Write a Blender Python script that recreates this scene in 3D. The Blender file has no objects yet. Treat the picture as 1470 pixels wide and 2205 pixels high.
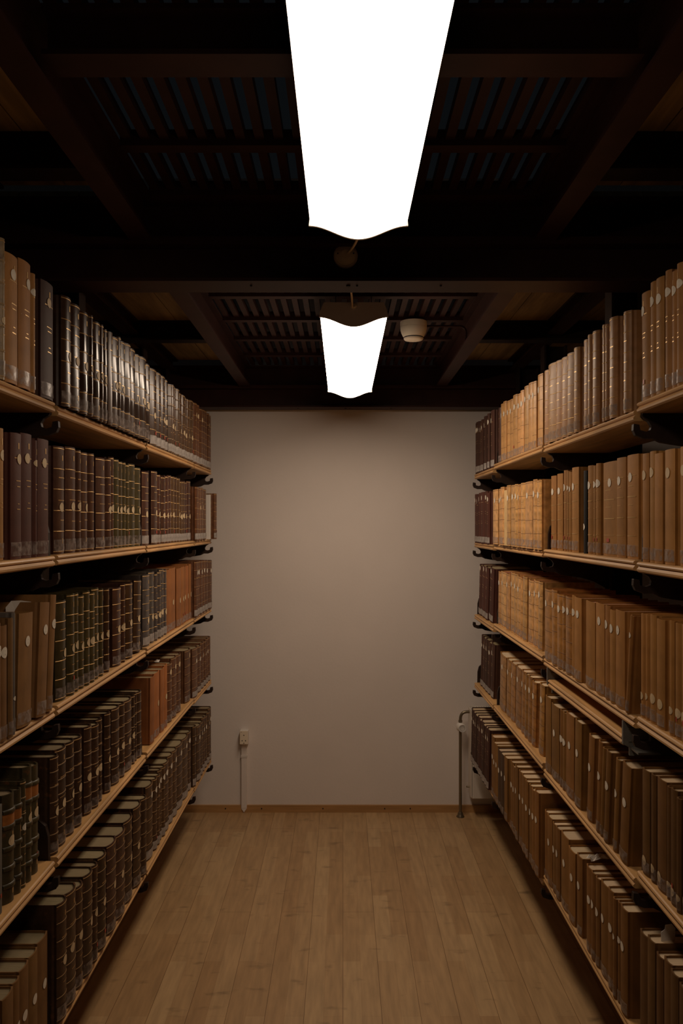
import bpy, math, random
from mathutils import Vector
random.seed(7)
S = bpy.context.scene
C = S.collection
PI = math.pi
EYE = 1.45            # camera height above the floor
F = 1715.0            # focal length in pixels of the 1470x2205 frame (28 mm)

# ------------------------------------------------------------------ camera, world, exposure
cam_d = bpy.data.cameras.new('camera')
cam = bpy.data.objects.new('camera', cam_d); C.objects.link(cam)
cam.location = (0, 0, EYE); cam.rotation_euler = (PI/2, 0, 0)
cam_d.sensor_width = 36; cam_d.sensor_fit = 'AUTO'; cam_d.lens = 28
cam_d.shift_x = -3/2205; cam_d.shift_y = 27.5/2205
cam_d.clip_start = 0.02
S.camera = cam
W = bpy.data.worlds.new('world'); S.world = W; W.use_nodes = True
bg = W.node_tree.nodes['Background']
bg.inputs[0].default_value = (0.65, 0.78, 0.9, 1); bg.inputs[1].default_value = 0.0045
S.view_settings.view_transform = 'Standard'; S.view_settings.look = 'None'
S.view_settings.gamma = 1; S.view_settings.use_curve_mapping = False
S.view_settings.exposure = 0.0
LAMP = 15.0                       # radiance of the far lamp's diffuser
LAMP_NEAR = 5.5                   # and of the near one, set weaker to darken the foreground
LAMP_COL = (1.0, 0.785, 0.595)
S.cycles.max_bounces = 8; S.cycles.diffuse_bounces = 5; S.cycles.transparent_max_bounces = 12
S.cycles.use_denoising = True
S.cycles.sample_clamp_indirect = 6

# ------------------------------------------------------------------ materials
def mat(name, col, rough=0.6, metal=0.0, emit=None, es=0.0, spec=0.5):
    m = bpy.data.materials.new(name); m.use_nodes = True
    b = m.node_tree.nodes['Principled BSDF']
    b.inputs['Base Color'].default_value = (*col, 1)
    b.inputs['Roughness'].default_value = rough; b.inputs['Metallic'].default_value = metal
    b.inputs['Specular IOR Level'].default_value = spec
    if emit:
        b.inputs['Emission Color'].default_value = (*emit, 1); b.inputs['Emission Strength'].default_value = es
    return m
def nodes(m): return m.node_tree.nodes, m.node_tree.links, m.node_tree.nodes['Principled BSDF']
def noisy(m, scale=20, lo=0.75, hi=1.2, bump=0.0, bscale=200, stretch=(1, 1, 1), objcol=False):
    N, L, b = nodes(m)
    tc = N.new('ShaderNodeTexCoord'); mp = N.new('ShaderNodeMapping'); mp.inputs['Scale'].default_value = stretch
    L.new(tc.outputs['Object'], mp.inputs[0])
    n = N.new('ShaderNodeTexNoise'); n.inputs['Scale'].default_value = scale; n.inputs['Detail'].default_value = 5
    L.new(mp.outputs[0], n.inputs['Vector'])
    r = N.new('ShaderNodeMapRange'); r.inputs['From Min'].default_value = .3; r.inputs['From Max'].default_value = .7
    r.inputs['To Min'].default_value = lo; r.inputs['To Max'].default_value = hi
    L.new(n.outputs['Fac'], r.inputs['Value'])
    mx = N.new('ShaderNodeMix'); mx.data_type = 'RGBA'; mx.blend_type = 'MULTIPLY'; mx.inputs['Factor'].default_value = 1
    if objcol:
        oi = N.new('ShaderNodeObjectInfo'); L.new(oi.outputs['Color'], mx.inputs['A'])
    else:
        mx.inputs['A'].default_value = b.inputs['Base Color'].default_value
    L.new(r.outputs[0], mx.inputs['B']); L.new(mx.outputs['Result'], b.inputs['Base Color'])
    if bump:
        n2 = N.new('ShaderNodeTexNoise'); n2.inputs['Scale'].default_value = bscale; n2.inputs['Detail'].default_value = 3
        L.new(mp.outputs[0], n2.inputs['Vector'])
        bp = N.new('ShaderNodeBump'); bp.inputs['Strength'].default_value = bump; bp.inputs['Distance'].default_value = .002
        L.new(n2.outputs['Fac'], bp.inputs['Height']); L.new(bp.outputs[0], b.inputs['Normal'])
    return m
M = {}
M['leather'] = noisy(mat('glossy leather', (1, 1, 1), .30), 45, .65, 1.3, .12, 180, objcol=True)
M['gloss'] = noisy(mat('polished leather', (1, 1, 1), .27), 45, .7, 1.25, .05, 120, objcol=True)
M['satin'] = noisy(mat('satin calf', (1, 1, 1), .40, spec=.4), 45, .82, 1.15, .06, 160, objcol=True)
M['cloth'] = noisy(mat('book cloth', (1, 1, 1), .62, spec=.3), 30, .8, 1.15, .10, 500, (1, 1, .6), objcol=True)
# scuffed leather: the worn spots show the pale hide
m = noisy(mat('scuffed leather', (1, 1, 1), .45), 45, .6, 1.3, .2, 160, objcol=True)
N, L, b = nodes(m)
prev = b.inputs['Base Color'].links[0].from_socket
n = N.new('ShaderNodeTexNoise'); n.inputs['Scale'].default_value = 70; n.inputs['Detail'].default_value = 8
tc = N.new('ShaderNodeTexCoord'); L.new(tc.outputs['Object'], n.inputs['Vector'])
cr = N.new('ShaderNodeMapRange'); cr.inputs['From Min'].default_value = .60; cr.inputs['From Max'].default_value = .72
L.new(n.outputs['Fac'], cr.inputs['Value'])
mx = N.new('ShaderNodeMix'); mx.data_type = 'RGBA'; L.new(cr.outputs[0], mx.inputs['Factor'])
L.new(prev, mx.inputs['A']); mx.inputs['B'].default_value = (.13, .055, .02, 1); L.new(mx.outputs['Result'], b.inputs['Base Color'])
M['scuffed'] = m
M['panel'] = noisy(mat('smooth title panel', (.035, .018, .011), .15), 40, .8, 1.2)
M['gilt'] = mat('dull gilt', (.62, .40, .16), .38, .65)
M['worn_gilt'] = mat('worn gilt line', (.44, .27, .11), .5, .35)
M['inkline'] = mat('dark spine line', (.17, .08, .03), .6)
M['board'] = noisy(mat('marbled paper board', (.20, .115, .045), .6), 90, .5, 1.3)
M['pages'] = noisy(mat('page edges', (1, 1, 1), .8, spec=.2), 60, .8, 1.15, objcol=True, stretch=(.4, 12, .4))
M['sticker'] = noisy(mat('aged paper label', (.62, .48, .29), .6), 60, .85, 1.1)
M['white_sticker'] = noisy(mat('white paper label', (.72, .66, .55), .6), 60, .9, 1.1)
M['sticker_ink'] = mat('label ink', (.06, .05, .05), .6)
M['red_label'] = mat('red label', (.42, .06, .035), .5)
M['orange_panel'] = noisy(mat('russet leather panel', (.36, .13, .03), .5), 60, .7, 1.2)
# clear tape over the call number: see-through film with a whitish worn surface
m = bpy.data.materials.new('clear tape'); m.use_nodes = True
N, L, b = nodes(m)
b.inputs['Base Color'].default_value = (.36, .30, .27, 1); b.inputs['Roughness'].default_value = .25
tr = N.new('ShaderNodeBsdfTransparent'); ms = N.new('ShaderNodeMixShader')
tc = N.new('ShaderNodeTexCoord'); n = N.new('ShaderNodeTexNoise'); n.inputs['Scale'].default_value = 75; n.inputs['Detail'].default_value = 4
oi = N.new('ShaderNodeObjectInfo')
va = N.new('ShaderNodeVectorMath'); va.operation = 'ADD'; L.new(tc.outputs['Object'], va.inputs[0]); L.new(oi.outputs['Random'], va.inputs[1])
L.new(va.outputs[0], n.inputs['Vector'])
mr = N.new('ShaderNodeMapRange'); mr.inputs['From Min'].default_value = .40; mr.inputs['From Max'].default_value = .62
mr.inputs['To Min'].default_value = .16; mr.inputs['To Max'].default_value = .62
L.new(n.outputs['Fac'], mr.inputs['Value']); L.new(mr.outputs[0], ms.inputs['Fac'])
L.new(tr.outputs[0], ms.inputs[1]); L.new(b.outputs[0], ms.inputs[2]); L.new(ms.outputs[0], N['Material Output'].inputs['Surface'])
M['tape'] = m
m = mat('white tape', (.38, .34, .31), .4); M['white_tape'] = noisy(m, 70, .6, 1.1)
M['paper'] = mat('white note paper', (.72, .68, .62), .7)
M['green_note'] = mat('green note paper', (.16, .42, .04), .7)
M['iron'] = noisy(mat('dark brown painted iron', (.024, .013, .009), .55, spec=.25), 30, .7, 1.3, .08, 90)
M['red_iron'] = noisy(mat('oxblood painted steel', (.039, .0140, .0098), .5, spec=.18), 12, .75, 1.2, .05, 60)
M['shelf'] = noisy(mat('pine shelf', (.56, .32, .125), .45), 9, .7, 1.2, .05, 60, (6, .5, 6))
M['plank'] = noisy(mat('pine ceiling boards', (.44, .29, .12), .6), 6, .6, 1.25, stretch=(7, .6, 1))
M['grey_clip'] = noisy(mat('grey galvanised clip', (.20, .19, .17), .45, .3), 60, .8, 1.1)
M['black_metal'] = mat('black lacquered metal', (.012, .011, .010), .35)
M['lamp_body'] = mat('grey lamp housing', (.78, .77, .84), .5)
M['lens_rim'] = mat('opal rim', (.8, .78, .74), .35)
M['lens'] = mat('lit opal diffuser', (.8, .8, .8), .4, emit=LAMP_COL, es=LAMP)
M['lens_near'] = mat('lit opal diffuser, near', (.8, .8, .8), .4, emit=LAMP_COL, es=LAMP_NEAR)
M['cream_plastic'] = mat('cream plastic', (.82, .72, .56), .45)
M['white_plastic'] = mat('white plastic', (.72, .68, .62), .4)
M['dark'] = mat('dark slot', (.01, .01, .01), .7)
M['cable'] = mat('cable sheath', (.80, .66, .50), .5)
M['radiator'] = mat('white enamel', (.66, .60, .52), .35)
M['brass'] = mat('weathered pipe metal', (.22, .18, .12), .35, .7)
M['base_wood'] = noisy(mat('beech baseboard', (.44, .24, .09), .5), 8, .8, 1.15, stretch=(.6, 6, 6))
# plaster
m = noisy(mat('white plaster', (.77, .705, .655), .85, spec=.2), 4, .975, 1.02, .15, 90)
M['plaster'] = m
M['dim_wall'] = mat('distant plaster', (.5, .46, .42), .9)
# floor: beech parquet boards running away from the camera
m = mat('beech parquet', (.5, .3, .15), .42)
N, L, b = nodes(m)
tc = N.new('ShaderNodeTexCoord'); sx = N.new('ShaderNodeSeparateXYZ'); L.new(tc.outputs['Object'], sx.inputs[0])
cb = N.new('ShaderNodeCombineXYZ'); L.new(sx.outputs['Y'], cb.inputs['X']); L.new(sx.outputs['X'], cb.inputs['Y'])
def brick(w, hgt, off, mortar, c1, c2, cm):
    br = N.new('ShaderNodeTexBrick'); br.offset = off; br.offset_frequency = 2
    br.inputs['Scale'].default_value = 1; br.inputs['Brick Width'].default_value = w; br.inputs['Row Height'].default_value = hgt
    br.inputs['Mortar Size'].default_value = mortar; br.inputs['Mortar Smooth'].default_value = .3; br.inputs['Bias'].default_value = 0
    for k, c in zip(('Color1', 'Color2', 'Mortar'), (c1, c2, cm)): br.inputs[k].default_value = (*c, 1)
    L.new(cb.outputs[0], br.inputs['Vector']); return br
b1 = brick(.47, .0575, .37, .0004, (.50, .335, .17), (.41, .255, .12), (.35, .21, .095))
b2 = brick(1.9, .115, .43, .0009, (1, 1, 1), (.93, .9, .88), (.42, .36, .30))
mx = N.new('ShaderNodeMix'); mx.data_type = 'RGBA'; mx.blend_type = 'MULTIPLY'; mx.inputs['Factor'].default_value = 1
L.new(b1.outputs['Color'], mx.inputs['A']); L.new(b2.outputs['Color'], mx.inputs['B'])
mp = N.new('ShaderNodeMapping'); mp.inputs['Scale'].default_value = (26, 3, 1); L.new(tc.outputs['Object'], mp.inputs[0])
n = N.new('ShaderNodeTexNoise'); n.inputs['Scale'].default_value = 2.2; n.inputs['Detail'].default_value = 6; L.new(mp.outputs[0], n.inputs['Vector'])
mr = N.new('ShaderNodeMapRange'); mr.inputs['From Min'].default_value = .3; mr.inputs['From Max'].default_value = .7
mr.inputs['To Min'].default_value = .84; mr.inputs['To Max'].default_value = 1.12; L.new(n.outputs['Fac'], mr.inputs['Value'])
m2 = N.new('ShaderNodeMix'); m2.data_type = 'RGBA'; m2.blend_type = 'MULTIPLY'; m2.inputs['Factor'].default_value = 1
L.new(mx.outputs['Result'], m2.inputs['A']); L.new(mr.outputs[0], m2.inputs['B'])
mp3 = N.new('ShaderNodeMapping'); mp3.inputs['Scale'].default_value = (7, 16, 1); L.new(tc.outputs['Object'], mp3.inputs[0])
n3 = N.new('ShaderNodeTexNoise'); n3.inputs['Scale'].default_value = 1.3; n3.inputs['Detail'].default_value = 5; L.new(mp3.outputs[0], n3.inputs['Vector'])
mr3 = N.new('ShaderNodeMapRange'); mr3.inputs['From Min'].default_value = .62; mr3.inputs['From Max'].default_value = .78
mr3.inputs['To Min'].default_value = 1.0; mr3.inputs['To Max'].default_value = .5; L.new(n3.outputs['Fac'], mr3.inputs['Value'])
m3 = N.new('ShaderNodeMix'); m3.data_type = 'RGBA'; m3.blend_type = 'MULTIPLY'; m3.inputs['Factor'].default_value = 1
L.new(m2.outputs['Result'], m3.inputs['A']); L.new(mr3.outputs[0], m3.inputs['B']); L.new(m3.outputs['Result'], b.inputs['Base Color'])
M['parquet'] = m

# ------------------------------------------------------------------ mesh helpers
class MB:
    def __init__(s): s.v = []; s.f = []; s.mi = []; s.sm = []
    def add(s, verts, faces, mi=0, smooth=False):
        o = len(s.v); s.v += [tuple(p) for p in verts]
        for f in faces: s.f.append(tuple(i+o for i in f)); s.mi.append(mi); s.sm.append(smooth)
    def box(s, x0, x1, y0, y1, z0, z1, mi=0):
        s.add([(x0,y0,z0),(x1,y0,z0),(x1,y1,z0),(x0,y1,z0),(x0,y0,z1),(x1,y0,z1),(x1,y1,z1),(x0,y1,z1)],
              [(0,3,2,1),(4,5,6,7),(0,1,5,4),(1,2,6,5),(2,3,7,6),(3,0,4,7)], mi)
    def prism(s, poly, axis, a, b, mi=0, smooth=False):
        """poly: 2-D points; axis 'x','y','z' is the extrusion direction from a to b."""
        n = len(poly)
        def P(p, t): return {'x': (t, p[0], p[1]), 'y': (p[0], t, p[1]), 'z': (p[0], p[1], t)}[axis]
        s.add([P(p, a) for p in poly] + [P(p, b) for p in poly], [tuple(range(n-1, -1, -1)), tuple(range(n, 2*n))], mi)
        s.add([P(p, a) for p in poly] + [P(p, b) for p in poly], [(i, (i+1) % n, n+(i+1) % n, n+i) for i in range(n)], mi, smooth)
    def lathe(s, prof, n=28, mi=0, axis='z', c=(0, 0, 0), smooth=True):
        vs = []
        for (r, t) in prof:
            for k in range(n):
                a = 2*PI*k/n; u, w = r*math.cos(a), r*math.sin(a)
                vs.append({'z': (c[0]+u, c[1]+w, c[2]+t), 'y': (c[0]+u, c[1]+t, c[2]+w), 'x': (c[0]+t, c[1]+u, c[2]+w)}[axis])
        fs = [(i*n+k, i*n+(k+1) % n, (i+1)*n+(k+1) % n, (i+1)*n+k) for i in range(len(prof)-1) for k in range(n)]
        s.add(vs, fs, mi, smooth)
        m_ = len(prof)-1
        s.add([vs[k] for k in range(n)], [tuple(range(n))], mi); s.add([vs[m_*n+k] for k in range(n)], [tuple(range(n))], mi)
    def tube(s, pts, r, n=10, mi=0):
        pts = [Vector(p) for p in pts]; vs = []
        for i, p in enumerate(pts):
            d = (pts[min(i+1, len(pts)-1)]-pts[max(i-1, 0)]).normalized()
            u = d.cross(Vector((0.31, 0.17, 0.93)))
            if u.length < .05: u = d.cross(Vector((1, 0, 0)))
            u.normalize(); w = d.cross(u)
            for k in range(n):
                a = 2*PI*k/n; vs.append(tuple(p+u*(r*math.cos(a))+w*(r*math.sin(a))))
        fs = [(i*n+k, i*n+(k+1) % n, (i+1)*n+(k+1) % n, (i+1)*n+k) for i in range(len(pts)-1) for k in range(n)]
        s.add(vs, fs, mi, True); s.add(vs[:n], [tuple(range(n))], mi); s.add(vs[-n:], [tuple(range(n))], mi)
    def build(s, name, mats, parent=None, loc=None, bevel=0.0):
        me = bpy.data.meshes.new(name); me.from_pydata(s.v, [], s.f)
        for m_ in (mats if isinstance(mats, (list, tuple)) else [mats]): me.materials.append(m_)
        me.polygons.foreach_set('material_index', s.mi); me.polygons.foreach_set('use_smooth', s.sm)
        me.update()
        o = bpy.data.objects.new(name, me); C.objects.link(o)
        if parent: o.parent = parent
        if loc: o.location = loc
        if bevel:
            md = o.modifiers.new('edge', 'BEVEL'); md.width = bevel; md.segments = 2; md.limit_method = 'ANGLE'
        return o
def tag(o, label=None, cat=None, group=None, kind=None):
    if label: o['label'] = label
    if cat: o['category'] = cat
    if group: o['group'] = group
    if kind: o['kind'] = kind
    return o
def empty(name, loc=(0, 0, 0)):
    o = bpy.data.objects.new(name, None); C.objects.link(o); o.location = loc; o.empty_display_size = .05; return o
def H(h): return EYE+h            # height given relative to the camera
def bez(p0, p1, p2, p3, n=12):
    out = []
    for i in range(n+1):
        t = i/n; a = (1-t)**3; b_ = 3*t*(1-t)**2; c_ = 3*t*t*(1-t); d_ = t**3
        out.append(tuple(a*p0[k]+b_*p1[k]+c_*p2[k]+d_*p3[k] for k in range(3)))
    return out

# ------------------------------------------------------------------ the room
WALL_Y = 4.025
def struct(name, mb, m_): return tag(mb.build(name, m_), kind='structure')
q = MB(); q.box(-2.6, 2.6, -1.6, WALL_Y+.1, -.05, 0); fl = struct('floor', q, M['parquet'])
tag(fl, 'beech parquet floor of the aisle, boards running toward the wall')
q = MB(); q.box(-2.6, 2.6, WALL_Y, WALL_Y+.12, 0, 3.2); tag(struct('wall_back', q, M['plaster']), 'white plaster wall closing the end of the aisle')
q = MB(); q.box(-2.7, -2.6, -1.6, WALL_Y, 0, 3.2); struct('wall_left', q, M['dim_wall'])
q = MB(); q.box(2.6, 2.7, -1.6, WALL_Y, 0, 3.2); struct('wall_right', q, M['dim_wall'])
q = MB(); q.box(-1.0, .615, WALL_Y-.012, WALL_Y, 0, .036); q.box(.615, 1.4, WALL_Y-.012, WALL_Y, 0, .036)
for px in (485, 563, 695, 828, 883):
    q.lathe([(.0035, 0), (.003, -.0015)], 10, 1, 'y', ((px-738)*4.01/F, WALL_Y-.012, .02))
struct('baseboard_back', q, [M['base_wood'], M['dark']])

# ceiling: I-beams across the aisle, lighter beams along it, slotted iron floor plates between them, pine boards over the stacks
def ibeam_poly(w, h0, h1, t=.008, web=.008):
    a = w/2
    return [(-a, h0), (a, h0), (a, h0+t), (web/2, h0+t), (web/2, h1-t), (a, h1-t), (a, h1), (-a, h1), (-a, h1-t), (-web/2, h1-t), (-web/2, h0+t), (-a, h0+t)]
def cross_beam(y, w, h0, h1, x0=-2.6, x1=2.6, name='ceiling_beam'):
    q = MB(); q.prism([(y+p[0], p[1]) for p in ibeam_poly(w, H(h0), H(h1))], 'x', x0, x1)
    if h0 < .6:
        for xx, rr in ((.013, .0055), (.034, .0025), (-.22, .003), (.235, .003)): q.lathe([(rr, 0), (rr*.8, -.003)], 14, 1, 'z', (xx, y-.012, H(h0)))
    return struct(name, q, [M['red_iron'], M['dark']])
for yb, lo in ((1.925, .575), (3.92, .572), (-.35, .575)):
    cross_beam(yb, .094, lo, .672); cross_beam(yb, .094, .672, .775)
def long_beam(x, w, h0, h1, y0, y1):
    q = MB(); q.prism([(x+p[0], p[1]) for p in ibeam_poly(w, H(h0), H(h1))], 'y', y0, y1); return struct('ceiling_beam', q, M['red_iron'])
for sx_ in (-1, 1):
    for y0, y1 in ((-.3, 1.88), (1.97, 3.87)):
        long_beam(sx_*.475, .052, .67, .775, y0, y1)
        long_beam(sx_*.83, .06, .745, .80, y0, y1)
def slat_field(y0, y1, bars, deep):
    q = MB(); x = -.445
    while x < .447:
        q.box(x, x+.019, y0, y1, H(.776), H(.797)); x += .0383
    for yb in bars: q.box(-.449, .449, yb-.016, yb+.016, H(.764), H(.7965))
    for yb in deep: q.prism([(yb+p[0], p[1]) for p in ibeam_poly(.062, H(.70), H(.776))], 'x', -.449, .449)
    return struct('ceiling_slats', q, M['red_iron'])
slat_field(-.3, 1.88, (.02, .33, .64, .95, 1.62, 1.86), (1.215,))
slat_field(1.97, 3.87, (2.02, 2.37, 2.68, 2.99, 3.30, 3.61), ())
for sx_ in (-1, 1):
    for y0, y1 in ((-.3, 1.88), (1.97, 3.87)):
        q = MB(); x = .505
        while x < 2.55:
            q.box(min(sx_*x, sx_*(x+.146)), max(sx_*x, sx_*(x+.146)), y0, y1, H(.801), H(.825)); x += .149
        struct('ceiling_panel', q, M['plank'])
    for yb in (.2, 1.65, 2.4, 3.15):
        q = MB(); q.prism([(yb+p[0], p[1]) for p in ibeam_poly(.06, H(.725), H(.80))], 'x', min(sx_*.505, sx_*2.6), max(sx_*.505, sx_*2.6)); struct('ceiling_beam', q, M['iron'])

# ------------------------------------------------------------------ bookcases
DIV = {-1: [.95, 1.751, 2.554, 3.372, 3.822], 1: [.93, 1.715, 2.507, 3.335, 3.822]}
SH = {(-1): [[.268, .264, .263, .262], [-.068, -.067, -.068, -.068], [-.40, -.40, -.397, -.395], [-.735, -.735, -.733, -.74], [-1.10, -1.105, -1.11, -1.115]],
      (1): [[.262, .248, .253, .241], [-.079, -.077, -.080, -.085], [-.41, -.418, -.413, -.428], [-.74, -.765, -.753, -.755], [-1.095, -1.097, -1.117, -1.125]]}
LIP = .63
def lip_profile():
    return [(.0, -.002), (-.0015, -.005), (.0, -.008), (.004, -.0095), (.002, -.012), (-.0015, -.016), (-.001, -.020), (.003, -.023)]
def shelf_board(parent, sd, y0, y1, z, name='shelf'):
    q = MB(); poly = [(sd*(LIP+p[0]), z+p[1]) for p in lip_profile()]
    poly = [(sd*(LIP+.003), z)] + poly + [(sd*.835, z-.023), (sd*.835, z)]
    q.prism(poly, 'y', y0, y1); return q.build(name, M['shelf'], parent)
def bracket(parent, sd, y, z):
    pr = [(.205, .085), (.062, .092), (.038, .088), (.022, .074), (.016, .05), (.015, .0), (.012, -.022), (.016, -.027), (.026, -.033), (.032, -.043),
          (.030, -.052), (.020, -.055), (.008, -.052), (.006, -.040), (-.006, -.038), (-.007, -.052), (-.002, -.063), (.016, -.070), (.036, -.070),
          (.052, -.078), (.075, -.082), (.12, -.088), (.16, -.10), (.205, -.125)]
    q = MB(); q.prism([(sd*(LIP+u), z+v) for u, v in pr], 'y', y-.006, y+.006)
    return q.build('bracket', M['iron'], parent, bevel=.0015)
for sd in (-1, 1):
    bc = empty('bookcase', (sd*.88, 2.4, 0))
    inv = Vector((-sd*.88, -2.4, 0))
    tag(bc, ('iron and pine bookcase of dark leather volumes, left of the aisle' if sd < 0 else 'iron and pine bookcase of tan volumes, right of the aisle'), 'bookcase', 'bookcases lining the aisle')
    D = DIV[sd]; parts = []
    for y in D:
        q = MB(); xa, xb = .835, .93
        q.box(min(sd*xa, sd*(xa+.008)), max(sd*xa, sd*(xa+.008)), y-.032, y+.032, 0, H(.745))
        q.box(min(sd*(xb-.008), sd*xb), max(sd*(xb-.008), sd*xb), y-.032, y+.032, 0, H(.745))
        q.box(min(sd*(xa+.008), sd*(xb-.008)), max(sd*(xa+.008), sd*(xb-.008)), y-.005, y+.005, 0, H(.745))
        parts.append(q.build('upright', M['iron'], bc))
    for r in range(5):
        for bi in range(4):
            parts.append(shelf_board(bc, sd, D[bi]+.010, D[bi+1]-.010, H(SH[sd][r][bi])))
        for i, y in enumerate(D):
            zz = (SH[sd][r][min(i, 3)]+SH[sd][r][max(i-1, 0)])/2
            parts.append(bracket(bc, sd, y, H(zz)))
    if sd > 0:   # a spare board hangs in grey clips just under the third shelf
        parts.append(shelf_board(bc, sd, 1.80, 2.445, H(-.475)))
        parts[-1]['label'] = 'empty spare pine board close beneath the third shelf'
        for yc, s_ in ((1.79, 1), (2.452, -1)):
            q = MB(); prof = [(.64, -.492), (.64, -.44), (.655, -.44), (.655, -.425), (.70, -.425), (.725, -.442), (.735, -.462), (.735, -.475), (.705, -.478), (.712, -.50), (.712, -.518), (.655, -.518), (.655, -.50)]
            q.prism([(p[0]-.012, H(p[1])) for p in prof], 'y', yc-.004, yc+.004)
            q.box(.645, .695, min(yc, yc-s_*.05), max(yc, yc-s_*.05), H(-.503), H(-.4985))
            q.box(.645, .70, min(yc, yc-s_*.045), max(yc, yc-s_*.045), H(-.440), H(-.436))
            q.box(.64, .70, yc-.006, yc+.006, H(-.458), H(-.455)); q.box(.64, .70, yc-.006, yc+.006, H(-.486), H(-.483))
            parts.append(q.build('shelf_clip', M['grey_clip'], bc)); parts[-1]['label'] = 'grey metal clip holding the spare board'
    for o in parts: o.location = inv

# ------------------------------------------------------------------ books
COL = {'DKB': (.050, .023, .011), 'MAR': (.085, .028, .019), 'GRN': (.060, .047, .019), 'RUS': (.33, .125, .038), 'RBR': (.125, .050, .021),
       'TAN': (.36, .170, .046), 'LTN': (.60, .325, .115), 'OLD': (.30, .21, .10), 'GRY': (.15, .135, .115), 'BLK': (.012, .011, .010), 'CRM': (.62, .42, .20),
       'MID': (.085, .044, .021), 'BRN': (.21, .105, .036), 'CLF': (.37, .19, .078), 'BUF': (.24, .112, .029), 'COC': (.15, .072, .022), 'CHO': (.068, .029, .019), 'BLU': (.075, .062, .058)}
WORD = {'DKB': 'dark brown', 'MAR': 'maroon', 'GRN': 'olive green', 'RUS': 'orange russet', 'RBR': 'reddish brown', 'TAN': 'tan', 'LTN': 'light tan', 'OLD': 'yellowed',
        'GRY': 'grey', 'BLK': 'black', 'CRM': 'cream', 'MID': 'brown', 'BRN': 'mid brown', 'CLF': 'tan', 'BUF': 'tan', 'COC': 'brown', 'CHO': 'chocolate brown', 'BLU': 'greyish brown'}
ORD = ['first', 'second', 'third', 'fourth', 'fifth', 'sixth', 'seventh', 'eighth', 'ninth', 'tenth', 'eleventh', 'twelfth', 'thirteenth', 'fourteenth', 'fifteenth', 'sixteenth',
       'seventeenth', 'eighteenth', 'nineteenth', 'twentieth', 'twenty-first', 'twenty-second', 'twenty-third', 'twenty-fourth']
SHELF = ['top', 'second', 'third', 'fourth', 'bottom']
BAY = ['nearest', 'second', 'third', 'wall']
NS = 10
def arcx(t, r): return -r*abs(t)**2.3
class Spine:
    def __init__(s, w, r): s.w, s.r = w, r
    def pt(s, t, off, z): return (arcx(t, s.r)+off, t*s.w*.49, z)
def arc_strip(q, sp, z0, z1, off, mi, t0=-1, t1=1, n=NS):
    vs = []
    for z in (z0, z1): vs += [sp.pt(t0+(t1-t0)*k/n, off, z) for k in range(n+1)]
    q.add(vs, [(k, k+1, n+2+k, n+1+k) for k in range(n)], mi, True)
def arc_band(q, sp, z, b, off, mi):
    rows = [(z-b*1.4, .0001), (z-b, off), (z+b, off), (z+b*1.4, .0001)]; vs = []
    for zz, o in rows: vs += [sp.pt(-1+2*k/NS, o, zz) for k in range(NS+1)]
    q.add(vs, [(j*(NS+1)+k, j*(NS+1)+k+1, (j+1)*(NS+1)+k+1, (j+1)*(NS+1)+k) for j in range(3) for k in range(NS)], mi, True)
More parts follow.
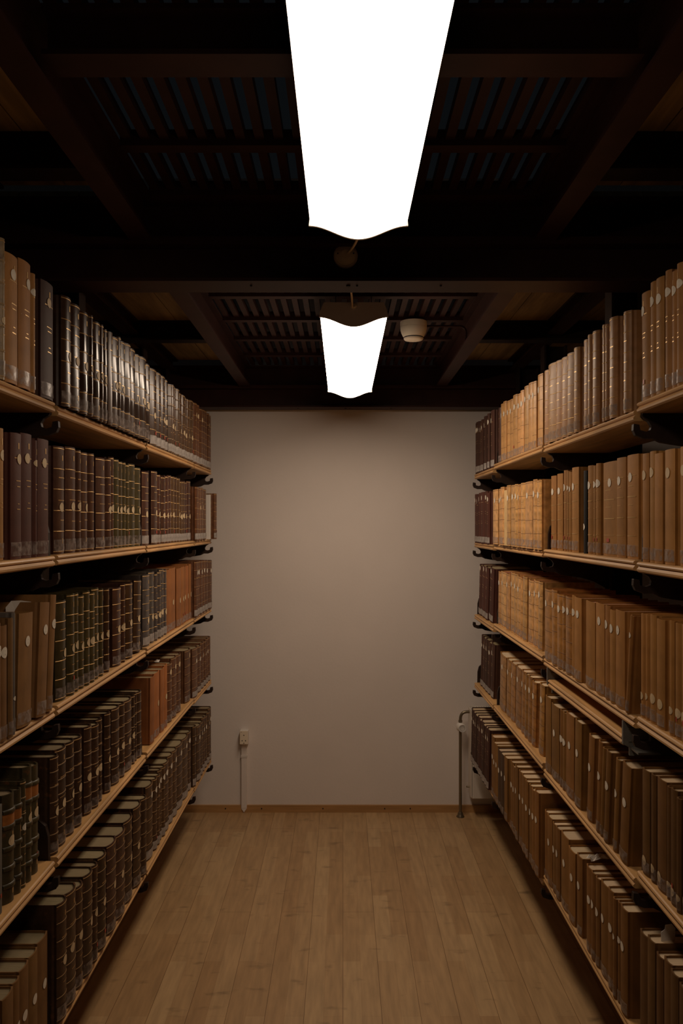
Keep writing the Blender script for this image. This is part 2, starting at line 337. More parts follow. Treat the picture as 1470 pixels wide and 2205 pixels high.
def make_book(w, h, d, col, st, rnd, stk=None, tape=True, red=False, half=False, pagecol=(.34, .265, .15), marks=False, panel=False, surf=None):
    """A bound volume, spine apex at the local origin, spine facing +x, thickness along y."""
    r = {'L': .010, 'W': .010, 'O': .012, 'T': .006, 'C': .006, 'P': .004, 'G': .006}[st]
    r = min(r, w*.32); sp = Spine(w, r); tb = .0028; q = MB()
    hw = w*.49; out = [(-d, -w/2+.0004), (-r-.011, -w/2+.0004), (-r-.006, -hw+.0016)]
    out += [(arcx(-1+2*k/NS, r), (-1+2*k/NS)*hw) for k in range(NS+1)]
    out += [(-r-.006, hw-.0016), (-r-.011, w/2-.0004), (-d, w/2-.0004)]
    inn = []
    for i, (x, y) in enumerate(out):
        if 3 <= i <= 3+NS: inn.append((x-.003, y*(hw-tb)/hw))
        else: inn.append((min(x, -r-.0065), math.copysign(w/2-tb, y)))
    n = len(out)
    vo = [(x, y, 0) for x, y in out]+[(x, y, h) for x, y in out]; vi = [(x, y, 0) for x, y in inn]+[(x, y, h) for x, y in inn]
    bm = 2 if half else 0
    for i in range(n-1):
        board = i in (0, n-2)
        q.add([vo[i], vo[i+1], vo[n+i+1], vo[n+i]], [(0, 1, 2, 3)], bm if board else 0, False) if (i < 3 or i >= 3+NS) else None
    q.add([vo[i] for i in range(3, 4+NS)]+[vo[n+i] for i in range(3, 4+NS)], [(k, k+1, NS+2+k, NS+1+k) for k in range(NS)], 0, True)
    q.add(vi, [(i, n+i, n+i+1, i+1) for i in range(n-1)], 0)
    q.add([vo[n+i] for i in range(n)]+[vi[n+i] for i in range(n)], [(i, i+1, n+i+1, n+i) for i in range(n-1)], 0)
    q.add([vo[i] for i in range(n)]+[vi[i] for i in range(n)], [(i, n+i, n+i+1, i+1) for i in range(n-1)], 0)
    for i in (0, n-1): q.add([vo[i], vi[i], vi[n+i], vo[n+i]], [(0, 1, 2, 3)], bm)
    def dash(z, wd, th=.0011, c=0.0): arc_strip(q, sp, z-th, z+th, .0005, 6 if st in 'WO' else 1, c-wd, c+wd, 4)
    j = lambda a: (rnd.random()-.5)*a
    if st in 'LW':
        gm = 1 if st == 'L' else 6; arc_band(q, sp, h-.005, .0008, .0006, gm); arc_band(q, sp, .006, .0007, .0006, gm)
        fr = (.79, .60, .40, .21) if st == 'L' else (.83, .68, .53, .37, .20)
        for f_ in fr:
            zc = h*(f_+j(.012))
            if st == 'L': arc_band(q, sp, zc, .0007, .0008, 1)
            else:
                arc_band(q, sp, zc, .0013, .0009, 0); arc_band(q, sp, zc+.0022, .00045, .0005, 6)
        dash(h*(.71+j(.01)), .55); dash(h*.50, .6, .0008); dash(h*(.31+j(.02)), .35)
        dash(h*.895, .10, .006)
        if rnd.random() < .5: dash(h*.12, .10, .006)
    elif st == 'O':
        for f_ in (.84, .70, .50, .32, .16): arc_band(q, sp, h*f_, .0035, .003, 0)
        arc_strip(q, sp, h*.715, h*.825, .0012, 3); dash(h*.62, .12, .006); dash(h*.10, .12, .005)
    elif st == 'T':
        dy = j(.05)
        for f_ in (.80, .62, .43, .23):
            if rnd.random() < .85: arc_band(q, sp, h*(f_+dy+j(.01)), .00045, .0005, 4)
        arc_band(q, sp, h-.005, .0005, .0005, 4); arc_band(q, sp, .007, .0005, .0005, 4)
        if rnd.random() < .45: dash(h*.70, .5); dash(h*.67, .35, .0008)
    elif st == 'C':
        for f_, wd in ((.80, .62), (.62, .40), (.58, .30), (.44, .16), (.40, .30)): dash(h*(f_+j(.01)), wd, .0009)
        dash(h*.90, .08, .006)
    elif st == 'G':
        for f_ in (.80, .60, .40, .22): arc_strip(q, sp, h*(f_+j(.01))-.0009, h*f_+.0009, .0005, 1, -.75, .75, 6)
        dash(h*.70, .4, .0008); dash(h*.52, .4, .0007)
    if panel: arc_strip(q, sp, h*.615, h*.775, .0009, 5); arc_strip(q, sp, h*.225, h*.385, .0007, 5)
    cm = surf or {'L': 'leather', 'O': 'scuffed', 'W': 'scuffed', 'T': 'leather', 'C': 'cloth', 'P': 'cloth', 'G': 'cloth'}[st]
    o = q.build('book', [M[cm], M['gilt'], M['board'], M['orange_panel'], M['inkline'], M['panel'], M['worn_gilt']])
    lum = 1+j(.36); o.color = (*[max(.004, c*lum*(1+j(.06))) for c in col], 1)
    # page block
    p = MB(); pi = [(-d+.004, -w/2+tb), (-r-.007, -w/2+tb)]+[(arcx(-1+2*k/NS, r)-.0035, (-1+2*k/NS)*(hw-tb)) for k in range(NS+1)]+[(-r-.007, w/2-tb), (-d+.004, w/2-tb)]
    p.prism(pi, 'z', .003, h-.0045)
    pg = p.build('page_block', M['pages'], o); lum = 1+j(.3); pg.color = (*[c*lum*(1+j(.04)) for c in pagecol], 1)
    if stk:
        fz, tone, c = stk; rs = min(.0105, w*.36); s_ = MB()
        def sp3(a, k): return sp.pt(max(-.98, min(.98, c+k*rs*math.cos(a)/(w*.49))), .0011, fz*h+k*rs*math.sin(a))
        ring = [sp3(2*PI*k/20, 1) for k in range(20)]; mid = [sp3(2*PI*k/20, .5) for k in range(20)]
        s_.add(ring+mid, [(k, (k+1) % 20, 20+(k+1) % 20, 20+k) for k in range(20)], 0, True)
        s_.add(mid+[sp.pt(c, .0011, fz*h)], [(k, (k+1) % 20, 20) for k in range(20)], 0, True)
        if marks:
            for dz, wd in ((.003, .10), (-.001, .07), (-.004, .16)): arc_strip(s_, sp, fz*h+dz-.0009, fz*h+dz+.0009, .0015, 1, c-wd*rs*8/w*.12, c+wd*rs*8/w*.12, 2)
        x = s_.build('round_label', [M['white_sticker' if tone == 'w' else 'sticker'], M['sticker_ink']], o)
        x['label'] = 'small round paper label on the spine'
    if tape:
        t_ = MB(); arc_strip(t_, sp, .006, h*.135, .0016, 0)
        x = t_.build('label_tape', M['white_tape' if tape == 'w' else 'tape'], o); x['label'] = 'strip of tape over the foot of the spine'
    if red:
        r_ = MB(); arc_strip(r_, sp, h*.15, h*.19, .0014, 0, -.15, .22, 3); r_.build('red_label', M['red_label'], o)['label'] = 'red paper tag on the spine'
    return o
STYLE_WORD = {'L': 'gilt-banded leather book', 'W': 'scuffed leather book', 'O': 'ribbed leather book', 'T': 'dark-lined calf book',
              'C': 'gilt-titled cloth book', 'P': 'plain cloth book', 'G': 'gilt-lined cloth book'}
def row(sd, r, b, items, st='L', col='DKB', h=.22, lean=0, stk=.52, tone='o', xs=.645, d=.178, tape=True, pages=(.27, .215, .125), marks=False, red=.12, half=.0, panel=False, jit=.006, surf=None):
    """items: (x0, x1[, options]) edges of each spine as read off the photograph, turned here into places along the shelf."""
    rnd = random.Random(sd*100+r*10+b+5)
    z = H(SH[sd][r][b]); its = sorted(items, key=lambda i: abs(i[0]-738)+abs(i[1]-738), reverse=True); out = []; sh_ = SH[sd][r][b]
    # measured spans, squeezed a little where a bay's ends would run into the brackets
    far = max(its, key=lambda i: -max(abs(i[0]-738), abs(i[1]-738)) if False else -min(abs(i[0]-738), abs(i[1]-738)))
    fl_ = (far[2] if len(far) > 2 else {}).get('lean', lean)
    xh = (DIV[sd][b+1]-.0085-(.24*math.tan(math.radians(fl_)) if fl_ > 0 else 0))*min(abs(far[0]-738), abs(far[1]-738))/F
    xs0 = xs; dxs = min(0, max(.600, xh)-xs) if 'xs' not in (far[2] if len(far) > 2 else {}) else 0   # rows pushed out over the shelf lip
    def span(it, op): x_ = op.get('xs', xs)+dxs; return x_*F/abs(it[0]-738), x_*F/abs(it[1]-738)
    sp_ = [(min(p), max(p), o_.get('lean', lean), o_.get('h', h)) for p, o_ in [(span(i, i[2] if len(i) > 2 else {}), (i[2] if len(i) > 2 else {})) for i in its]]
    tn = lambda a_: .24*math.tan(math.radians(abs(a_)))
    lo0, hi0 = min(p[0] for p in sp_), max(p[1] for p in sp_)
    lo1 = max(lo0, DIV[sd][b]+.0085+max([tn(p[2]) for p in sp_ if p[2] < 0 and p[0] < lo0+.03] or [0]))
    hi1 = min(hi0, DIV[sd][b+1]-.0085-max([tn(p[2]) for p in sp_ if p[2] > 0 and p[1] > hi0-.03] or [0]))
    def fit(y): return lo1+(y-lo0)*(hi1-lo1)/(hi0-lo0)
    for k, it in enumerate(its):
        op = dict(st=st, col=col, h=h, lean=lean, stk=stk, tone=tone, tape=tape, marks=marks, xs=xs, half=rnd.random() < half, red=rnd.random() < red, panel=panel, pages=pages, jit=jit, surf=surf)
        if len(it) > 2: op.update(it[2])
        ya, yb = span(it, op); y0, y1 = fit(min(ya, yb)), fit(max(ya, yb)); ln = op['lean']
        w = max(.010, y1-y0-.0006); op['xs'] += dxs; hh = (sh_+op['h'])*min(1, op['xs']/.645)-sh_+rnd.uniform(-1, 1)*op['jit']; 
        s_ = op['stk']; has = s_ and rnd.random() < .93
        o = make_book(w, hh, min(d+rnd.uniform(-.012, .004), .8325-op['xs']), COL[op['col']], op['st'], rnd, (s_+rnd.uniform(-.012, .012), op['tone'], rnd.uniform(-.25, .25)) if has else None,
                      op['tape'], op['red'], op['half'], op['pages'], op['marks'], op['panel'], op['surf'])
        a = math.radians(ln); o.location = (sd*(op['xs']+rnd.uniform(-.002, .003)), (y0+y1)/2, z+abs(math.sin(a))*w/2+.0004)
        o.rotation_euler = (-a, 0, 0) if sd < 0 else (a, 0, PI)
        nm = 'leather_book' if op['st'] in 'LWO' else 'calf_book' if op['st'] == 'T' else 'cloth_book'
        if sd > 0 and nm == 'leather_book': nm = 'tan_leather_book' if op['col'] in ('TAN', 'LTN', 'BRN', 'RUS', 'CLF') else 'dark_leather_book'
        o.name = nm
        look = ('leaning ' if abs(ln) >= 5 else '')+WORD[op['col']]+' '+STYLE_WORD[op['st']]
        lab = '%s, %s from front, %s bay, %s bookcase %s shelf' % (look, ORD[k], BAY[b], 'left' if sd < 0 else 'right', SHELF[r])
        tag(o, lab, 'book', 'volumes on the %s bookcase, %s shelf, %s bay' % ('left' if sd < 0 else 'right', SHELF[r], BAY[b]))
        out.append(o)
    return out
def seq(*xs, **op):
    """consecutive spines sharing their edges"""
    return [(a, b_, dict(op)) for a, b_ in zip(xs[:-1], xs[1:])]
Lf, Rt = -1, 1
DARKP = (.16, .115, .065)
# --- left bookcase
row(Lf, 0, 0, seq(-26, -11, 5, 15, st='W', col='OLD', h=.275, half=True, stk=.42)+seq(17, 44.5, 71, 80, st='C', col='TAN', h=.262, stk=.84, tone='w')+[(95, 122, dict(st='C', col='CHO', h=.27, stk=.83))], red=0)
row(Lf, 0, 1, [(123, 143)]+[(145.5, 166)]+seq(167, 183, 190, panel=True)+seq(196.5, 210.5, 218, 226, panel=True)+[(230, 239, dict(st='C', col='MID', stk=None))]+seq(239, 252.5, 259, 270, 280.5, panel=True)+seq(280.5, 294, 303.5, 317, 326, panel=True), h=.275, stk=.46, red=.05, pages=DARKP, surf='gloss')
row(Lf, 0, 2, seq(328, 340.5, 350, 359, 364, h=.268, red=True, tape='w')+seq(366, 371, 376, 381.5, 387, 393.5, 400, 405, 410.5, 417, st='W', col='MID', h=.265, tape='w', stk=.40), h=.267, stk=.40, red=.4, pages=DARKP, surf='gloss')
row(Lf, 0, 3, seq(420, 426, 432, 438, 443, 448, 452, 456), st='L', col='RBR', h=.272, stk=.80, tape='w', red=0, pages=DARKP)
row(Lf, 1, 0, [(-20, -4, dict(st='C', col='TAN')), (-4, 12.5, dict(st='C', col='TAN'))]+seq(27, 50, 74, 82)+[(85, 108.5)], st='C', col='MAR', h=.248, stk=.80, red=0)
row(Lf, 1, 1, [(122.5, 143.5, dict(half=True))]+seq(147.5, 167.5, 177.5)+seq(179, 195, 206)+[(213, 231, dict(half=True))]+seq(232, 241, 248)+seq(250, 259.5, 268.5, 274.5, 280.5, col='GRN', st='L')+[(282, 294, dict(col='GRN'))]+[(296, 305.5, dict(col='GRN'))], col='CHO', h=.251, stk=.44, red=.15, pages=DARKP)
row(Lf, 1, 2, [(311, 323.5)]+seq(331, 342, 348)+seq(353, 360, 366, 372)+seq(373, 379, 384, 389, 394, 399, col='MID')+seq(400, 405, 411), col='CHO', h=.247, stk=.42, tape='w', red=.5, half=.2, pages=DARKP)
row(Lf, 1, 3, seq(423.5, 429, 434.5, 441, 447, h=.236)+[(466, 470, dict(h=.225, xs=.597, st='L', stk=None, half=True))], xs=.62, col='RBR', st='L', h=.236, stk=.62, tape='w', red=.2, pages=DARKP)
row(Lf, 2, 0, seq(-24, -10, 5, 20, 30, h=.212)+[(30, 36, dict(col='GRY', h=.224, stk=.30))]+[(43, 73.5, dict(h=.213, lean=3))]+[(80, 101, dict(h=.228, lean=5.5)), (103, 115, dict(h=.238, lean=6))], st='P', col='BRN', h=.225, stk=.76, tone='w', marks=True, red=0)
row(Lf, 2, 1, seq(130.5, 151, 164, 174.5, 185.5, 196, 206.5, 218, 226.5, col='GRN', h=.229)+[(232, 239, dict(h=.229, half=True))]+seq(250, 266, 272, col='CHO', h=.222)+[(276.5, 289, dict(h=.224))]+[(294, 308, dict(h=.226, lean=4, half=True))], h=.228, stk=.46, red=.05, pages=DARKP)
row(Lf, 2, 2, seq(313, 326, 335.5, 339, col='BLU')+seq(343, 348.5, 355, 361, col='BLU')+seq(361, 367.5, 380.5, 391, 397, 402.5, 408, 413, col='RUS', st='P', tape=True, stk=.45), h=.231, stk=.36, tape='w', red=.3)
row(Lf, 2, 3, seq(414, 420.5, 427, 434.5, 441, 449, 458), st='W', col='RBR', h=.226, stk=.80, tape='w', red=0, tone='w')
row(Lf, 3, 0, [(-24, -9, dict(col='GRN'))]+[(-6, 9, dict(col='GRY', st='P', h=.20, stk=None, red=True))]+seq(17, 37.5, 49, h=.208)+[(49, 58, dict(h=.212, tone='w', st='W'))]+seq(58, 72, 90, h=.232), st='O', col='GRN', h=.215, stk=.56, red=.3, tape=False)
row(Lf, 3, 1, seq(115.5, 129.5, 150.5, 167.5, 181.5, st='W')+seq(191, 203.5, 216, 225)+[(232.5, 241.5, dict(half=True))]+seq(247, 261.5, 270.5)+seq(271, 287, 293, 298, 307, h=.208), st='W', h=.216, stk=.42, red=.2, half=.15)
row(Lf, 3, 2, [(324, 333.5, dict(st='P', col='RUS', h=.21, lean=2, stk=None))]+seq(335.5, 347, 355, 361.5, st='P', col='RUS', h=.219, stk=.50)+seq(365, 373, 383, 392, h=.218)+[(402, 412.5, dict(h=.206, stk=.88))], st='W', col='RBR', h=.21, stk=.84, red=0)
row(Lf, 3, 3, seq(414, 425.5)+seq(426, 434, 440, 445, 450, 455), st='W', col='RBR', h=.192, stk=.72, tone='w', tape='w', red=0)
row(Lf, 4, 0, [(-28, -10)]+[(-9, 6.5, dict(col='GRY', h=.165, stk=None))]+seq(10, 36, 52, h=.196, xs=.64)+seq(52, 74.5, 94.5, 118, h=.205, xs=.64), st='P', col='BRN', h=.2, stk=.53, tone='w', red=0, tape=False)
row(Lf, 4, 1, seq(124.5, 143.5, 165.5, h=.233)+seq(166, 182, 200, 210.5, h=.219)+[(215, 231, dict(half=True, h=.213))]+seq(235, 254, 273, h=.205, col='CHO')+[(273.5, 291)]+seq(294, 309, 318), st='W', h=.210, stk=.50, red=.1)
row(Lf, 4, 2, seq(320, 333.5, 340, 346, 351, 356, h=.237)+seq(356, 366, 374.5, 383, h=.242)+seq(383.5, 395.5, 407, 413, h=.238), st='W', col='MID', h=.24, stk=.84, tone='w', red=.1, tape='w')
row(Lf, 4, 3, seq(414.5, 419.5)+seq(422, 430, 436, 441, 446.5, 451, h=.212)+[(451.5, 456.5, dict(h=.226))], st='W', col='MID', h=.228, stk=.78, tone='w', red=0, tape='w')
# --- right bookcase
REDP = (.24, .085, .065); CRMP = (.60, .46, .30)
row(Rt, 0, 0, [(1375.5, 1392.5, dict(lean=1))]+seq(1395, 1408, 1424.5)+seq(1428, 1439.5, 1452, 1464)+seq(1465.5, 1484, 1502), st='C', col='TAN', h=.24, stk=.83, tone='w', d=.186)
row(Rt, 0, 1, seq(1167, 1176.5, 1192, 1203.5, 1216, 1227.5)+[(1233, 1241.5)]+seq(1253, 1263.5, 1270, 1281.5)+seq(1295, 1302.5, 1307, 1321)+[(1337, 1349.5)], st='L', col='CLF', h=.246, stk=None, red=0, d=.186, surf='satin')
row(Rt, 0, 2, [(1072, 1076, dict(col='CHO', st='C'))]+seq(1076, 1082, 1088, 1094.5, 1102, 1110.5, 1118.5, 1124.5, 1132.5)+seq(1133.5, 1142, 1149.5)+[(1155.5, 1165.5)], st='T', surf='satin', col='LTN', h=.234, stk=.80, tone='w', red=.12, d=.186)
row(Rt, 0, 3, seq(1021, 1025, 1029, 1032, 1036, 1040)+[(1043, 1049)]+[(1053, 1057.5)]+[(1060.5, 1069.5)], st='C', col='CHO', h=.250, stk=.84, tone='w', tape='w', red=0, d=.186)
row(Rt, 1, 0, [(1379, 1392.5)]+seq(1394, 1407, 1424.5)+[(1426, 1448)]+seq(1457, 1474, 1492), st='P', col='TAN', h=.227, stk=.80, red=0, d=.186)
row(Rt, 1, 1, [(1182, 1192.5)]+[(1195.5, 1207)]+seq(1211, 1218, 1222.5, 1227.5, 1241.5)+[(1254, 1260, dict(st='P', col='BLK', h=.222, stk=.32, tape=False))]+[(1262, 1272.5)]+seq(1275, 1281.5, 1289.5)+seq(1291.5, 1322, 1341)+[(1344, 1368.5)], st='G', col='TAN', h=.231, stk=.78, tone='w', red=.3, d=.186)
row(Rt, 1, 2, [(1057.5, 1068.5)]+seq(1071, 1076, 1083.5)+[(1083.5, 1089, dict(st='P', col='CRM', stk=None, tape=False, h=.222))]+seq(1089, 1096.5, 1107.5)+seq(1108, 1113, 1118, 1127)+[(1127, 1143.5)]+seq(1144.5, 1152.5, 1161.5), st='T', col='LTN', h=.228, stk=.80, tone='w', red=0, d=.186)
row(Rt, 1, 3, seq(1020, 1024.5, 1029, 1033, 1041.5, 1046, 1051.5), st='C', col='MAR', h=.232, stk=.88, tone='w', tape='w', red=0, d=.186)
row(Rt, 2, 0, seq(1378, 1387, 1395, 1408.5)+[(1410, 1428)]+seq(1438, 1448, 1461, 1476, 1494), st='P', col='TAN', h=.219, stk=.22, red=.2, d=.186, pages=CRMP)
row(Rt, 2, 1, [(1168.5, 1185.5, dict(st='T'))]+seq(1186.5, 1198, 1209.5, 1216, 1231.5, st='T')+seq(1231.5, 1238.5, 1255.5)+[(1263, 1284.5)]+[(1286, 1306.5)]+seq(1308, 1320, 1332.5, 1354.5)+[(1360, 1367, dict(lean=-8, h=.216))], st='P', col='TAN', h=.216, stk=.80, tone='w', marks=True, red=0, d=.186, pages=(.42, .22, .14))
row(Rt, 2, 2, seq(1070, 1075.5, 1086)+seq(1087.5, 1095, 1102.5)+seq(1102.5, 1110, 1118, 1123, 1131.5)+[(1132, 1142.5)]+[(1143.5, 1153.5)]+[(1155, 1163.5)], st='T', col='LTN', h=.224, lean=-2, stk=.80, tone='w', red=0, d=.186, pages=REDP)
row(Rt, 2, 3, [(1027, 1033)]+[(1033.5, 1041)]+[(1042, 1048)]+[(1049, 1057)], st='C', col='MAR', h=.238, lean=-8, stk=.94, tone='w', tape='w', red=0, d=.186)
row(Rt, 3, 0, [(1380.5, 1396.5)]+[(1398, 1408.5)]+[(1409.5, 1429.5)]+seq(1431, 1439, 1453)+seq(1455, 1464, 1482, 1500), st='P', col='COC', h=.218, stk=.13, red=.2, d=.186, pages=CRMP)
row(Rt, 3, 1, seq(1172, 1183.5, 1200)+seq(1201, 1207, 1213.5, lean=-1)+[(1214, 1231, dict(lean=-1)), (1233, 1247, dict(lean=-2)), (1258.5, 1270, dict(lean=-5))]+[(1281, 1289, dict(lean=-5.5)), (1289.5, 1295, dict(lean=-5.5)), (1298, 1307.5, dict(lean=-5.5)), (1315, 1323.5, dict(lean=-6)), (1329.5, 1347, dict(lean=-6))], st='P', col='BUF', h=.217, stk=.62, tone='w', red=0, d=.186, pages=CRMP, xs=.638)
row(Rt, 3, 2, [(1073.5, 1086)]+seq(1087, 1095, 1104)+[(1106, 1117)]+[(1118.5, 1126)]+seq(1127.5, 1133.5, 1141)+[(1142, 1149.5)]+[(1157, 1166.5)], st='T', col='TAN', h=.226, lean=-4, stk=.78, tone='w', red=0, d=.186, pages=CRMP)
row(Rt, 3, 3, seq(1033, 1036, 1042, 1047, 1052)+[(1053, 1059)], st='C', col='CHO', h=.238, lean=-8, stk=.82, tone='w', tape='w', red=0, d=.186)
row(Rt, 4, 0, [(1371.5, 1388)]+[(1389, 1405)]+seq(1407, 1422, 1440, 1457, 1476, 1496), st='P', col='COC', h=.216, stk=.16, red=0, d=.186, pages=CRMP, xs=.635)
row(Rt, 4, 1, seq(1170, 1177, 1187.5, 1195.5, 1204, 1220.5, h=.186)+[(1221.5, 1236, dict(h=.184)), (1238, 1249.5, dict(h=.188))]+seq(1259, 1271, 1279, 1287.5, h=.199)+[(1288, 1304, dict(h=.204))]+[(1305.5, 1317.5)]+seq(1318.5, 1325, 1332)+[(1333.5, 1349)], st='P', col='BUF', h=.211, stk=.62, tone='w', red=0, d=.186, pages=CRMP, xs=.632, jit=.007)
row(Rt, 4, 2, seq(1055, 1061.5, 1067, 1071.5, h=.193)+seq(1071.5, 1078, 1086, col='MID', h=.188)+[(1087, 1094, dict(h=.190))]+seq(1100, 1106, 1112.5, h=.203)+seq(1113.5, 1120, 1127.5)+seq(1128.5, 1138, 1144.5, 1151.5)+seq(1152, 1159.5, 1169), st='P', col='BUF', h=.219, stk=.66, tone='w', red=0, d=.186, pages=CRMP, xs=.632, jit=.007)
row(Rt, 4, 3, seq(1012, 1016, 1020, 1025, 1029, 1033, 1037.5, 1042, 1046.5, 1051), st='C', col='CHO', h=.206, lean=-7, stk=.82, tone='w', tape='w', red=0, d=.186, pages=CRMP, xs=.617)

# ------------------------------------------------------------------ paper slips among the books
def slip(pts, faces, name, label, m_='paper', cat='paper'):
    q = MB(); q.add(pts, faces); o = q.build(name, M[m_])
    md = o.modifiers.new('thickness', 'SOLIDIFY'); md.thickness = .0006
    return tag(o, label, cat)
def P(px, py, Y): return ((px-738)*Y/F, Y, EYE+(1130-py)*Y/F)
slip([P(12, 1308, 1.640), P(24, 1294, 1.644), P(45, 1293, 1.650), P(67, 1296, 1.655), P(65, 1326, 1.657), P(40, 1328, 1.652), P(13, 1332, 1.642)],
     [(0, 1, 6), (1, 2, 5, 6), (2, 3, 4, 5)], 'paper_sheet', 'folded white sheet poking up behind leaning brown cloth books, left bookcase third shelf')
def flat_slip(x, y, z, w, d_, rot, name, label, m_='paper', n=5, curl=.006):
    rnd = random.Random(int(x*977+y*131)); q = MB(); vs = []
    for i in range(n+1):
        for k in range(n+1):
            u, v = (i/n-.5)*w, (k/n-.5)*d_
            vs.append((x+u*math.cos(rot)-v*math.sin(rot), y+u*math.sin(rot)+v*math.cos(rot), z+.002+curl*abs(math.sin(i*1.9+k*1.3))*rnd.random()))
    q.add(vs, [(i*(n+1)+k, (i+1)*(n+1)+k, (i+1)*(n+1)+k+1, i*(n+1)+k+1) for i in range(n) for k in range(n)])
    o = q.build(name, M[m_]); md = o.modifiers.new('thickness', 'SOLIDIFY'); md.thickness = .0005
    return tag(o, label, 'paper')
flat_slip(.665, 2.085, H(-.876), .05, .022, .3, 'paper_scrap', 'crumpled white scrap lying on tan book tops, right bookcase bottom shelf', curl=.012)
flat_slip(-.70, 2.93, H(-.505), .05, .03, .1, 'paper_slip', 'pale slip lying on orange russet books, left bookcase fourth shelf', curl=.006)
flat_slip(-.675, 2.24, H(-.897), .016, .022, 0, 'paper_marker', 'small green marker on scuffed book top, left bookcase bottom shelf', 'green_note', 3, .002)
q = MB(); yy = 1.64
q.add([(.655, yy, H(-.865)), (.685, yy+.004, H(-.865)), (.686, yy+.004, H(-.833)), (.678, yy+.002, H(-.823)), (.664, yy, H(-.824)), (.663, yy, H(-.833)), (.655, yy, H(-.839))], [(0, 1, 2, 3, 4, 5, 6)])
o = q.build('paper_tab', M['paper']); md = o.modifiers.new('thickness', 'SOLIDIFY'); md.thickness = .0008
tag(o, 'white paper tab standing up from a nearest bay book, right bookcase bottom shelf', 'paper')
q = MB(); q.prism([(-.78, 3.705), (-.618, 3.705), (-.616, 3.710), (-.618, 3.716), (-.78, 3.716)], 'z', H(-.0675), H(.140))
tag(q.build('paper_folder', M['paper']), 'thin white paper folder standing between reddish brown books, left bookcase second shelf', 'folder')

# ------------------------------------------------------------------ lamps
def lamp(y0, label, lens):
    y1 = y0+1.25; x0 = .030
    t = empty('ceiling_lamp', (x0, (y0+y1)/2, H(.617))); tag(t, label, 'lamp', 'ceiling lamps over the aisle'); inv = (-x0, -(y0+y1)/2, -H(.617))
    def wave(n=24, w=.094): return [(-w+2*w*k/n, .5775-.026*(.5+.5*math.cos(PI*(-1+2*k/n)))) for k in range(n+1)]
    wv = wave()
    q = MB(); body = [(-.0905, .582), (-.0905, .588), (-.094, .5882), (-.088, .605), (-.082, .617), (.082, .617), (.088, .605), (.094, .5882), (.0905, .588), (.0905, .582)]
    q.prism([(x0+x, H(z)) for x, z in body], 'y', y0+.004, y1-.004); q.build('housing', M['lamp_body'], t, inv)
    q = MB(); n = len(wv)
    vs = [(x0+x*.985, y0+.005, H(z)) for x, z in wv]+[(x0+x*.985, y1-.005, H(z)) for x, z in wv]
    q.add(vs, [(k, k+1, n+k+1, n+k) for k in range(n-1)], 0, True)
    for s_ in (-1, 1):      # the opal lens turns up along both long sides
        q.add([(x0+s_*.0926, y0+.005, H(.5775)), (x0+s_*.0926, y1-.005, H(.5775)), (x0+s_*.0930, y1-.005, H(.588)), (x0+s_*.0930, y0+.005, H(.588))], [(0, 1, 2, 3)])
    q.build('diffuser', lens, t, inv)
    for ye, s_, m_ in ((y0, 1, M['lamp_body']), (y1, -1, M['lens_rim'])):
        q = MB(); poly = [(x0+x*1.02, H(z-.0012)) for x, z in wave(24, .094)]+[(x0+.0945, H(.588)), (x0+.0885, H(.6055)), (x0+.083, H(.6175)), (x0-.083, H(.6175)), (x0-.0885, H(.6055)), (x0-.0945, H(.588))]
        q.prism(poly, 'y', min(ye, ye+s_*.005), max(ye, ye+s_*.005)); q.build('end_cap', m_, t, inv)
        for xx in (-.05, .05):
            q = MB(); q.tube([(x0+xx, ye+s_*.03, H(.616)), (x0+xx, ye+s_*.03, H(.778))], .0011, 6); q.build('suspension_wire', M['black_metal'], t, inv)
    return t, inv
t, inv = lamp(2.21, 'lit opal ceiling lamp hanging beyond the cross beam, near the end wall', M['lens'])
q = MB(); q.tube(bez((.020, 1.978, H(.585)), (.021, 2.06, H(.60)), (.025, 2.18, H(.63)), (.026, 2.204, H(.60))), .0028, 8); q.build('cable', M['cable'], t, inv)
q = MB(); q.lathe([(.007, 0), (.0085, -.002), (.0075, -.005), (.004, -.006)], 16, 0, 'y', (.030, 2.21, H(.6075))); q.build('cable_gland', M['white_plastic'], t, inv)
t, inv = lamp(.29, 'lit opal ceiling lamp overhead, before the cross beam, cut off by photo top', M['lens_near'])
q = MB(); q.tube(bez((.036, 1.535, H(.60)), (.040, 1.62, H(.60)), (.030, 1.80, H(.63)), (.012, 1.898, H(.648))), .0028, 8); q.build('cable', M['cable'], t, inv)
# ceiling rose on the near face of the cross beam
rx, rz = (744-738)*1.91/F, H((1130-550)*1.91/F)
t = empty('ceiling_rose', (rx, 1.92, rz)); tag(t, 'round grey junction rose fixed on the cross beam behind near lamp', 'junction box')
q = MB(); q.lathe([(.029, .0), (.029, -.008), (.026, -.011)], 32, 0, 'y', (0, -.001, 0)); q.build('backplate', M['cream_plastic'], t)
q = MB(); q.lathe([(.026, -.011), (.025, -.018), (.010, -.0205)], 32, 0, 'y', (0, 0, 0)); q.build('cover', M['cream_plastic'], t)
for xx, zz, rr in ((-.019, .002, .0018), (.019, .002, .0018), (-.001, .004, .004)):
    q = MB(); q.lathe([(rr, 0), (rr*.9, -.0014)], 12, 0, 'y', (xx, -.0185, zz)); q.build('screw', M['dark'], t)

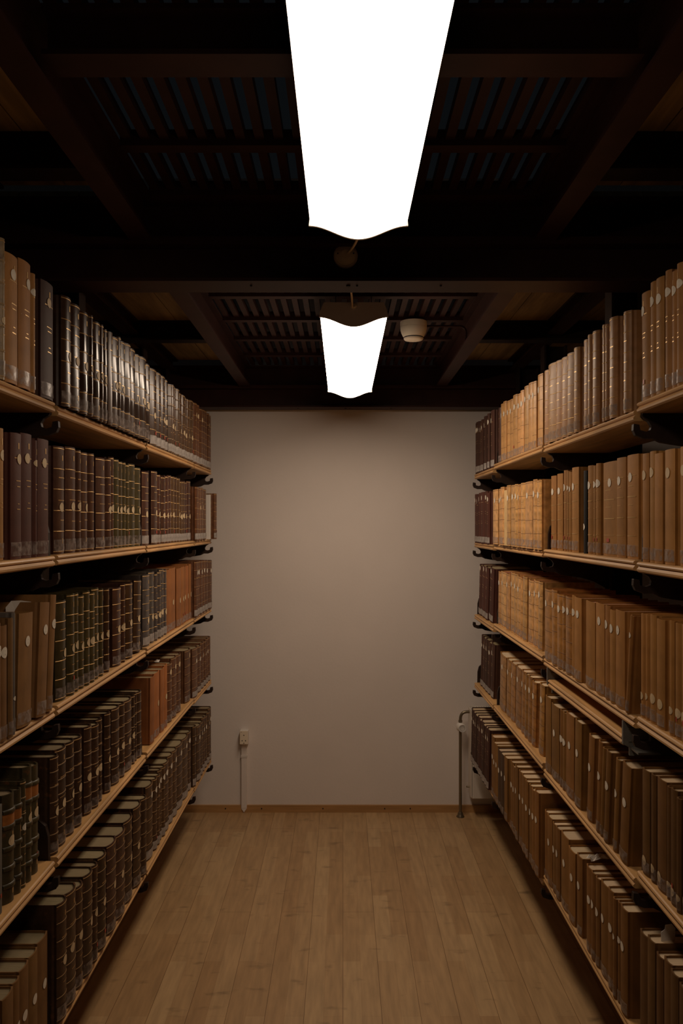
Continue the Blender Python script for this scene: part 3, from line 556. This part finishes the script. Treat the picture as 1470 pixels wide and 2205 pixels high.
# ------------------------------------------------------------------ smoke detector and its conduit
sx0, sy0 = (890-738)*3.0/F, 3.0
t = empty('smoke_detector', (sx0, sy0, H(.764))); tag(t, 'cream round smoke detector under the ceiling slats beside far lamp', 'smoke detector')
q = MB(); q.lathe([(.050, 0), (.0505, -.010), (.050, -.021)], 36); q.build('base', M['cream_plastic'], t)
q = MB(); q.lathe([(.0495, -.0215), (.050, -.026), (.046, -.042), (.040, -.054), (.036, -.058)], 36); q.build('housing', M['cream_plastic'], t)
q = MB(); q.lathe([(.0365, -.0575), (.0365, -.062)], 36); q.build('vent_ring', M['dark'], t)
q = MB(); q.lathe([(.034, -.0575), (.0375, -.0625), (.034, -.068), (.02, -.0705), (.004, -.071)], 36); q.build('sensor_cap', M['cream_plastic'], t)
q = MB(); q.tube([(sx0+.045, sy0, H(.748))]+[(.40+.02*i, sy0, H(.748)) for i in range(2)]+bez((.435, sy0, H(.748)), (.452, sy0, H(.748)), (.462, sy0-.001, H(.742)), (.463, sy0-.002, H(.722)), 8)+[(.463, sy0-.002, H(.682))], .0045, 10)
tag(q.build('conduit_pipe', M['red_iron']), 'thin brown conduit bending from smoke detector down the ceiling beam', 'conduit')

# ------------------------------------------------------------------ socket and trunking
sx1, sz1 = (526-738)*4.01/F, EYE+(1130-1586)*4.01/F
t = empty('wall_socket', (sx1, WALL_Y, sz1)); tag(t, 'small cream wall socket on white plaster above the trunking', 'socket')
q = MB(); q.box(-.021, .021, -.034, 0, -.034, .034); q.build('socket_box', M['white_plastic'], t, bevel=.003)
q = MB(); q.box(-.0205, .0205, -.0365, -.034, -.0335, .0335); q.build('faceplate', M['cream_plastic'], t, bevel=.001)
q = MB()
for xx, zz, rr in ((0, .012, .0026), (-.0085, -.0155, .0026), (.0085, -.0155, .0026), (0, -.028, .0024), (-.013, .028, .0015)):
    q.lathe([(rr, 0), (rr, -.0006)], 12, 0, 'y', (xx, -.0365, zz))
q.build('pin_holes', M['dark'], t)
q = MB(); q.box(sx1-.016, sx1+.012, WALL_Y-.016, WALL_Y, .022, sz1-.034)
q.prism([(sx1-.016, .022), (sx1+.012, .022), (sx1-.002, .002)], 'y', WALL_Y-.016, WALL_Y-.012)
o = q.build('cable_trunking', M['plaster'], bevel=.002); tag(o, 'white plastic cable trunking running down wall from socket to baseboard', 'trunking')
q = MB(); q.box(-.0175, .0135, -.0175, -.0005, -.006, .006); c = q.build('coupler', M['white_plastic'], o, (sx1, WALL_Y, sz1-.10))
# ------------------------------------------------------------------ radiator
yf, yb = 3.905, 3.995
t = empty('radiator', (.95, 3.95, .10)); tag(t, 'white panel radiator on the end wall behind the tan bookcase', 'radiator'); inv = (-.95, -3.95, -.10)
xl = .628
q = MB(); q.box(xl+.006, 1.30, yf, yf+.012, .105, .535); q.box(xl+.006, 1.30, yb-.012, yb, .105, .535); q.build('panel', M['radiator'], t, inv, bevel=.004)
q = MB(); q.box(xl, xl+.005, yf-.002, yb+.002, .11, .54); q.build('side_cover', M['radiator'], t, inv, bevel=.002)
q = MB(); q.box(xl, 1.30, yf-.001, yf+.006, .5355, .5415); q.box(xl, 1.30, yb-.006, yb+.001, .5355, .5415)
x = xl+.03
while x < 1.29: q.box(x, x+.006, yf+.006, yb-.006, .5355, .5405); x += .0125
q.build('top_grille', M['radiator'], t, inv)
q = MB(); q.box(xl+.012, 1.29, yf+.02, yb-.02, .14, .52); q.build('convector_fins', M['dark'], t, inv)
q = MB(); q.box(xl+.02, 1.30, yf+.03, WALL_Y-.001, .12, .16); q.box(xl+.02, 1.30, yf+.03, WALL_Y-.001, .45, .49); q.build('wall_mount', M['radiator'], t, inv)
px_, py_ = .583, 3.955
q = MB(); q.tube([(px_, py_, .0), (px_, py_, .44)], .0075, 14); q.build('pipe', M['brass'], t, inv)
q = MB(); q.tube(bez((px_, py_, .475), (px_, py_, .515), (px_+.01, py_, .522), (xl+.004, py_, .522)), .0075, 12); q.build('elbow', M['brass'], t, inv)
q = MB(); q.lathe([(.0095, .0), (.010, .012)], 6, c=(px_, py_, .468), smooth=False); q.build('union_nut', M['brass'], t, inv)
q = MB(); q.lathe([(.013, .0), (.019, .006), (.021, .02), (.019, .032), (.012, .040)], 24, c=(px_, py_, .428)); q.build('valve_body', M['white_plastic'], t, inv)
q = MB(); q.lathe([(.015, -.03), (.0185, -.034), (.0195, -.012), (.018, 0)], 24, 0, 'y', (px_+.006, py_, .446)); q.tube([(px_+.006+.0115*math.cos(a*PI/10), py_-.0345, .446+.0115*math.sin(a*PI/10)) for a in range(21)], .0006, 6, 1); q.build('thermostat_knob', [M['white_plastic'], M['grey_clip']], t, inv)
q = MB(); q.lathe([(.020, 0), (.020, .003), (.014, .010), (.0125, .018), (.009, .026)], 24, c=(px_, py_, 0)); q.build('floor_collar', M['brass'], t, inv)
q = MB(); q.lathe([(.004, 0), (.0045, -.014), (.002, -.016)], 10, 0, 'x', (xl, py_, .15)); q.build('bleed_plug', M['brass'], t, inv)
